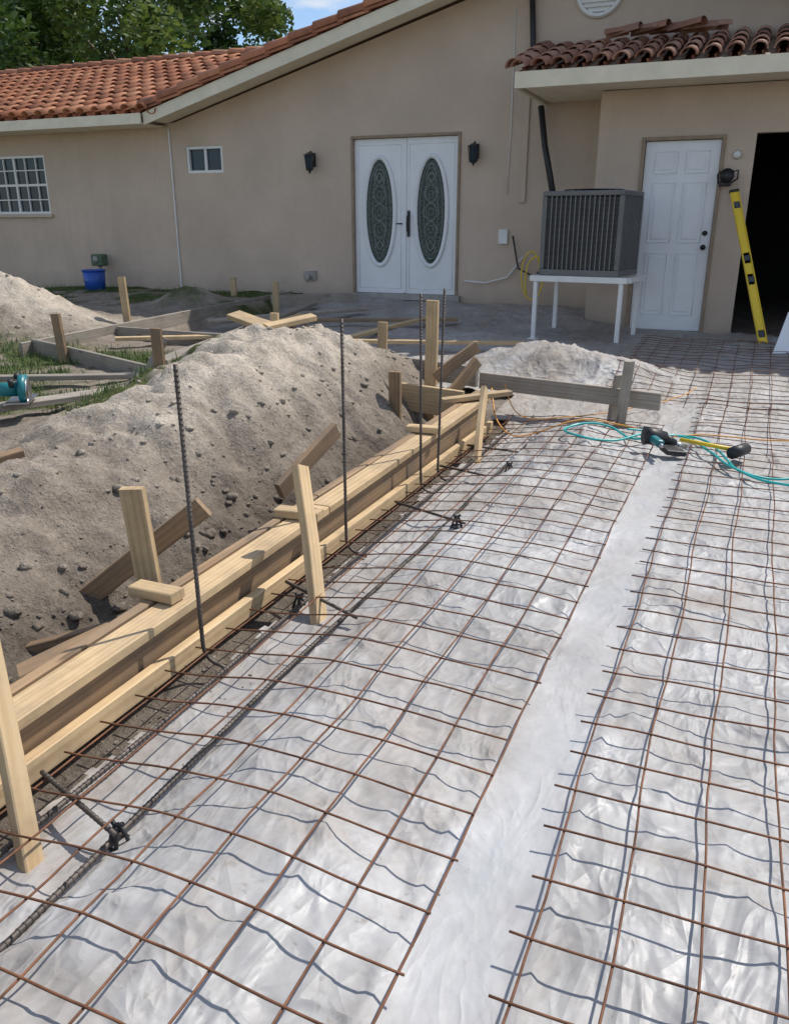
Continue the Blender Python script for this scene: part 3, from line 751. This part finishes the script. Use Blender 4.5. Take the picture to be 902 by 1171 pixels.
# ---------------------------------------------------------------- AC unit on stand
def ac():
    P=empty("air_conditioner"); w,d,h=.87,.68,.84
    cx,cy,z0=-1.66,9.30,.93
    P.location=(cx,cy,z0); P.rotation_euler=(0,0,math.radians(-9))
    boxo("core",-w/2+.03,w/2-.03,-d/2+.03,d/2-.03,.02,h-.02,M_DARK,P)
    boxo("base_pan",-w/2,w/2,-d/2,d/2,0,.06,M_AC,P); 
    boxo("top_cover",-w/2,w/2,-d/2,d/2,h-.05,h,M_AC,P,.012)
    for sx in (-1,1):
        for sy in (-1,1):
            boxo("corner_post",sx*(w/2-.025)-.025,sx*(w/2-.025)+.025,sy*(d/2-.025)-.025,sy*(d/2-.025)+.025,.061,h-.051,M_AC,P,.006)
    b=MB()
    n=15
    for i in range(1,n):
        x=-w/2+.05+(w-.1)*i/n; b.box(x-.005,x+.005,-d/2+.006,-d/2+.022,.06,h-.05)
    for i in range(1,13):
        y=-d/2+.05+(d-.1)*i/13
        b.box(w/2-.022,w/2-.006,y-.005,y+.005,.06,h-.05); b.box(-w/2+.006,-w/2+.022,y-.005,y+.005,.06,h-.05)
    b.obj("grille",M_AC2,P)
    b=MB()
    for i in range(60):
        z=.07+i*(h-.13)/60; b.box(-w/2+.04,w/2-.04,-d/2+.024,-d/2+.029,z,z+.004)
    b.obj("fins",M_AC,P)
    b=MB()
    for r in (.07,.14,.21,.28,.31): b.tube([(r*math.cos(t/24*2*math.pi),r*math.sin(t/24*2*math.pi),h+.015) for t in range(25)],.004,5,False)
    for i in range(8):
        a=i*math.pi/4; b.tube([(0,0,h+.018),(.32*math.cos(a),.32*math.sin(a),h)],.004,5)
    b.obj("fan_guard",M_BLACK,P)
    T=empty("ac_stand"); T.location=(cx,cy,0); T.rotation_euler=(0,0,math.radians(-6))
    W=.52; D=.36
    for sy in (-1,1): boxo("rail",-W,W,sy*D-.03,sy*D+.03,.865,.925,M_WFRAME,T)
    for sx in (-1,1): boxo("end_rail",sx*W-.028,sx*W+.028,-D+.031,D-.031,.868,.922,M_WFRAME,T)
    for sx in (-1,1):
        for sy in (-1,1):
            boxo("leg",sx*(W-.06)-.022,sx*(W-.06)+.022,sy*D-.022,sy*D+.022,.2,.864,M_WFRAME,T); boxo("foot",sx*(W-.06)-.05,sx*(W-.06)+.05,sy*D-.05,sy*D+.05,.2,.26,M_WFRAME,T)
ac()
pts=[]
for i in range(40):
    t=i/39; a=t*2*math.pi*1.6
    pts.append((-2.66+.13*math.cos(a)+.1*t,YF-.25-.05*t,.85+.28*math.sin(a)-.1*t))
tubeo("yellow_hose",pts,.010,M_YELLOW)
tubeo("black_cable",[(-2.95,YF-.06,1.3),(-2.85,YF-.1,.9),(-2.6,YF-.2,.8),(-2.4,YF-.4,1.0),(-2.1,YF-.9,1.1)],.012,M_BLACK)
def level():
    p0=Vector((.20,9.40,.22));p1=Vector((-.31,10.08,1.78))
    P=empty("spirit_level")
    ax=(p1-p0).normalized(); wd=Vector((1,.3,0)); wd=(wd-ax*wd.dot(ax)).normalized()
    td=ax.cross(wd); L=(p1-p0).length
    M=Matrix((ax,wd,td)).transposed().to_4x4(); M.translation=(p0+p1)/2; P.matrix_world=M
    for s in (-1,1):
        boxo("flange",-L/2,L/2,s*.04-.005,s*.04+.005,-.016,.016,M_YELLOW,P,.002)
    for a,c in ((-L/2,-L/2+.12),(-L/2+.2,-.18),(-.06,.06),(.18,L/2-.2),(L/2-.12,L/2)):
        boxo("web",a,c,-.034,.034,-.008,.008,M_YELLOW,P,.002)
    for x in (-L/2+.16,-.12,.12,L/2-.16): boxo("vial",x-.03,x+.03,-.03,.03,-.011,.011,M_GLASS,P)
    for s in (-1,1): boxo("end_cap",s*(L/2)-.015,s*(L/2)+.015,-.05,.05,-.02,.02,M_BLACK,P)
level()
P=empty("work_lamp",(-.40,10.12,1.92)); P.scale=(.8,.8,.8)
tubeo("body",[(0,0,0),(.0,-.12,.02)],.07,M_BLACK,P,12,.095); tubeo("lens",[(0,-.121,.02),(0,-.13,.021)],.085,M_BLACK,P,12)
boxo("ballast",-.1,.06,-.08,.06,-.11,-.05,M_BLACK,P,.015); tubeo("bracket",[(-.1,.06,.08),(-.12,-.06,.03),(-.1,-.06,-.08)],.012,M_BLACK,P); tubeo("handle",[(.05,0,.07),(.13,.0,.09),(.13,0,-.02),(.05,0,-.07)],.012,M_BLACK,P)
board("white_panel",(.34,8.75,.2),(.44,8.95,.62),.17,.03,(1,0,0),M_WHITE)

# ---------------------------------------------------------------- hose, cord, nail gun
def surf(x,y): return slab(x,y)+.03
def path(name,pts,r,mat,sub=6,lift=.03):
    out=[]; P=[Vector((p[0],p[1],p[2] if len(p)>2 else 0)) for p in pts]
    for i in range(len(P)-1):
        p0=P[max(i-1,0)];p1=P[i];p2=P[i+1];p3=P[min(i+2,len(P)-1)]
        for s in range(sub):
            t=s/sub
            q=.5*((2*p1)+(-p0+p2)*t+(2*p0-5*p1+4*p2-p3)*t*t+(-p0+3*p1-3*p2+p3)*t**3); out.append((q.x,q.y,surf(q.x,q.y)+lift+q.z))
    q=P[-1]; out.append((q.x,q.y,surf(q.x,q.y)+lift+q.z))
    return tubeo(name,out,r,mat)
path("air_hose",[(-.45,5.02,.05),(-.58,5.12),(-.72,5.25),(-.90,5.18),(-.97,5.02),(-.85,4.92),(-.66,4.98),(-.5,5.2,.02),(-.28,5.33),(-.10,5.2),(.0,4.85),(.08,4.62),(.25,4.62),(.42,4.66),(.8,4.5),(1.3,4.7)],.007,M_TEAL,8)
path("air_hose",[(-.62,5.3),(-.45,5.38),(-.25,5.28),(-.12,5.05),(.02,4.72),(.2,4.5),(.5,4.42),(1.2,4.2)],.007,M_TEAL,8)
path("extension_cord",[(-1.62,5.6,.2),(-1.5,5.35,.05),(-1.3,5.15),(-1.0,5.3),(-.7,5.42),(-.4,5.3),(-.1,5.42),(.3,5.5),(1.1,5.6)],.005,M_ORANGE,8)
path("extension_cord",[(-1.62,5.9,.2),(-1.45,5.7,.0),(-1.1,5.62),(-.8,5.9),(-.5,6.3),(-.3,6.9)],.004,M_ORANGE,8)
G=empty("nail_gun",(-.42,5.0,surf(-.42,5.0)+.06)); G.rotation_euler=(0,.1,math.radians(25))
tubeo("cap",[(-.07,0,.03),(-.02,0,.03),(.06,0,.02)],.055,M_CHAIR,G,14,.045); tubeo("body",[(.05,0,.02),(.13,0,.0)],.04,M_CHAIR,G,12,.02)
tubeo("nose",[(.12,0,.0),(.2,0,-.02)],.014,M_STEEL,G,8)
boxo("handle",-.05,.0,-.17,-.03,-.0,.045,M_TEAL2,G,.015); boxo("magazine",.03,.15,-.15,-.02,-.045,-.015,M_CHAIR,G,.006); boxo("trigger_guard",.0,.03,-.09,-.04,-.02,.01,M_CHAIR,G)
tubeo("air_fitting",[(-.03,-.17,.02),(-.03,-.21,.02)],.012,M_STEEL,G,8)
Q=empty("rubber_mallet")
tubeo("handle",[(-.28,5.12,surf(-.28,5.12)+.06),(.04,5.0,surf(.0,5.0)+.06)],.013,M_YELLOW,Q); tubeo("head",[(.02,4.92,surf(.05,5)+.06),(.09,5.06,surf(.05,5)+.06)],.036,M_CHAIR,Q,12)
C=empty("circular_saw",(-3.96,3.58,.47)); C.rotation_euler=(0,0,math.radians(-55))
boxo("shoe",-.15,.15,-.07,.07,-.02,-.013,M_STEEL,C,.002)
tubeo("blade_guard",[(.03,.01,.05),(.03,.05,.05)],.085,M_TEAL2,C,24); tubeo("blade",[(.03,.052,.035),(.03,.055,.035)],.08,M_STEEL,C,28)
tubeo("motor",[(.03,-.12,.05),(.03,.01,.05)],.042,M_TEAL2,C,14); tubeo("motor_cap",[(.03,-.16,.05),(.03,-.121,.05)],.036,M_CHAIR,C,14)
tubeo("handle",[(.0,-.01,.12),(-.07,-.01,.12),(-.12,-.01,.07),(-.12,-.01,.0)],.017,M_CHAIR,C); tubeo("front_knob",[(.1,-.02,.08),(.12,-.02,.12)],.017,M_CHAIR,C)
zb=tz(-9.5,10.35)
B=empty("blue_bucket",(-9.5,10.35,zb-.01))
tubeo("tub",[(0,0,0),(0,0,.30)],.15,M_BLUE,B,20,.17); b=MB(); b.tube([(.175*math.cos(t/20*6.2832),.175*math.sin(t/20*6.2832),.30) for t in range(21)],.012,6,False); b.obj("rim",M_BLUE,B,True)
tubeo("bail",[(-.17,0,.28),(-.12,-.1,.2),(0,-.16,.16),(.12,-.1,.2),(.17,0,.28)],.005,M_STEEL,B)
Mt=empty("utility_meter",(-9.72,10.75,.55)); boxo("box",-.11,.11,-.08,.08,.26,.44,M_GREENB,Mt,.02); tubeo("riser",[(0,0,-.1),(0,0,.28)],.03,M_CONC,Mt); tubeo("dial",[(0,-.081,.36),(0,-.1,.36)],.05,M_CONC,Mt,14)

# ---------------------------------------------------------------- tree
def leafmat():
    m,nt,b=newmat("leaf"); at=nt.nodes.new("ShaderNodeAttribute"); at.attribute_name="mask"
    sep=nt.nodes.new("ShaderNodeSeparateColor"); nt.links.new(at.outputs["Color"],sep.inputs[0])
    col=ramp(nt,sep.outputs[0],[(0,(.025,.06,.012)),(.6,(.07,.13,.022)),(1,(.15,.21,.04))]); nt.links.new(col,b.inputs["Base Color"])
    b.inputs["Roughness"].default_value=.5
    t=nt.nodes.new("ShaderNodeBsdfTranslucent"); nt.links.new(col,t.inputs[0]); ms=nt.nodes.new("ShaderNodeMixShader"); ms.inputs[0].default_value=.35
    out=nt.nodes["Material Output"]; nt.links.new(b.outputs[0],ms.inputs[1]); nt.links.new(t.outputs[0],ms.inputs[2]); nt.links.new(ms.outputs[0],out.inputs[0]); return m
M_LEAF=leafmat(); M_BARK=simple("bark",(.14,.10,.07),.9,scale=6,bs=.6,bd=.03)
def tree(x,y,h,cr,nclump,seed):
    random.seed(seed)
    P=empty("shade_tree",(x,y,0)); b=MB()
    b.tube([(0,0,0),(.1,0,h*.2),(-.05,.1,h*.38)],.32,10,True,.22)
    cl=[]
    for i in range(nclump):
        a=R(0,6.28); e=R(-.35,1); rr=cr*(R(.35,1)**.6)
        c=Vector((math.cos(a)*rr*math.cos(e),math.sin(a)*rr*math.cos(e),h*.62+rr*.75*math.sin(e)))
        cl.append(c)
        if i%2==0: 
            m=Vector((c.x*.4,c.y*.4,lerp(h*.38,c.z,.55))); b.tube([(-.05,.1,h*.36),m,c],.12,6,True,.02)
    b.obj("trunk_and_limbs",M_BARK,P,True)
    L=MB()
    for c in cl:
        cs=R(.5,1.0); tone=R(.2,.8)
        for k_ in range(420):
            d=Vector((random.gauss(0,1),random.gauss(0,1),random.gauss(0,.7))); d=d.normalized()*cs*(random.random()**.4)
            p=c+d; s=R(.07,.14); u=Vector((R(-1,1),R(-1,1),R(-.6,.6))).normalized(); w=u.orthogonal().normalized(); w=(w+Vector((0,0,R(-.4,.4)))).normalized()
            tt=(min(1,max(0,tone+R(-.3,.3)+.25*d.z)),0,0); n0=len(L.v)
            L.v+=[tuple(p-u*s),tuple(p+w*s*.5),tuple(p+u*s),tuple(p-w*s*.5)]; L.c+=[tt]*4; L.f.append((n0,n0+1,n0+2,n0+3))
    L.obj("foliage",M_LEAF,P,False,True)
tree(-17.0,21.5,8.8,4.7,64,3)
tree(-26,24,9.5,4.8,50,5)

# ---------------------------------------------------------------- light, sky, camera
az=math.radians(32); el=math.radians(54)
sd=Vector((math.sin(az)*math.cos(el),math.cos(az)*math.cos(el),math.sin(el)))
sl=bpy.data.lights.new("sun",'SUN'); sl.energy=4.6; sl.angle=math.radians(.55); sl.color=(1,.945,.87)
so=bpy.data.objects.new("sun",sl); so.rotation_euler=(-sd).to_track_quat('-Z','Y').to_euler(); so.location=(5,5,20); COL.objects.link(so)
w=bpy.data.worlds.new("World"); S.world=w; w.use_nodes=True; nt=w.node_tree; bg=nt.nodes["Background"]
sk=nt.nodes.new("ShaderNodeTexSky"); sk.sky_type='NISHITA'; sk.sun_disc=False; sk.sun_elevation=el; sk.sun_rotation=az; sk.air_density=1.0; sk.dust_density=.3; sk.ozone_density=3
tc=nt.nodes.new("ShaderNodeTexCoord")
mp=nt.nodes.new("ShaderNodeMapping"); mp.inputs["Scale"].default_value=(1,1,2.2); mp.inputs["Location"].default_value=(.9,.4,.2); nt.links.new(tc.outputs["Generated"],mp.inputs[0])
cf=noi(nt,mp.outputs[0],4.5,7,.6,.3); cr=ramp(nt,cf,[(.48,0.),(.60,.85)])
cc=mix(nt,cr,sk.outputs[0],(6.0,6.0,6.1))
nt.links.new(cc,bg.inputs[0]); bg.inputs[1].default_value=.15
cam=bpy.data.cameras.new("camera"); co=bpy.data.objects.new("camera",cam); COL.objects.link(co)
cam.sensor_fit='HORIZONTAL'; cam.sensor_width=36; cam.lens=36*930/902; cam.clip_end=2000; cam.clip_start=.05
co.location=(0,0,1.45); co.rotation_euler=(math.radians(90)-math.atan(330/930),0,math.radians(23))
S.camera=co
S.view_settings.view_transform='Standard'; S.view_settings.look='None'; S.view_settings.exposure=0
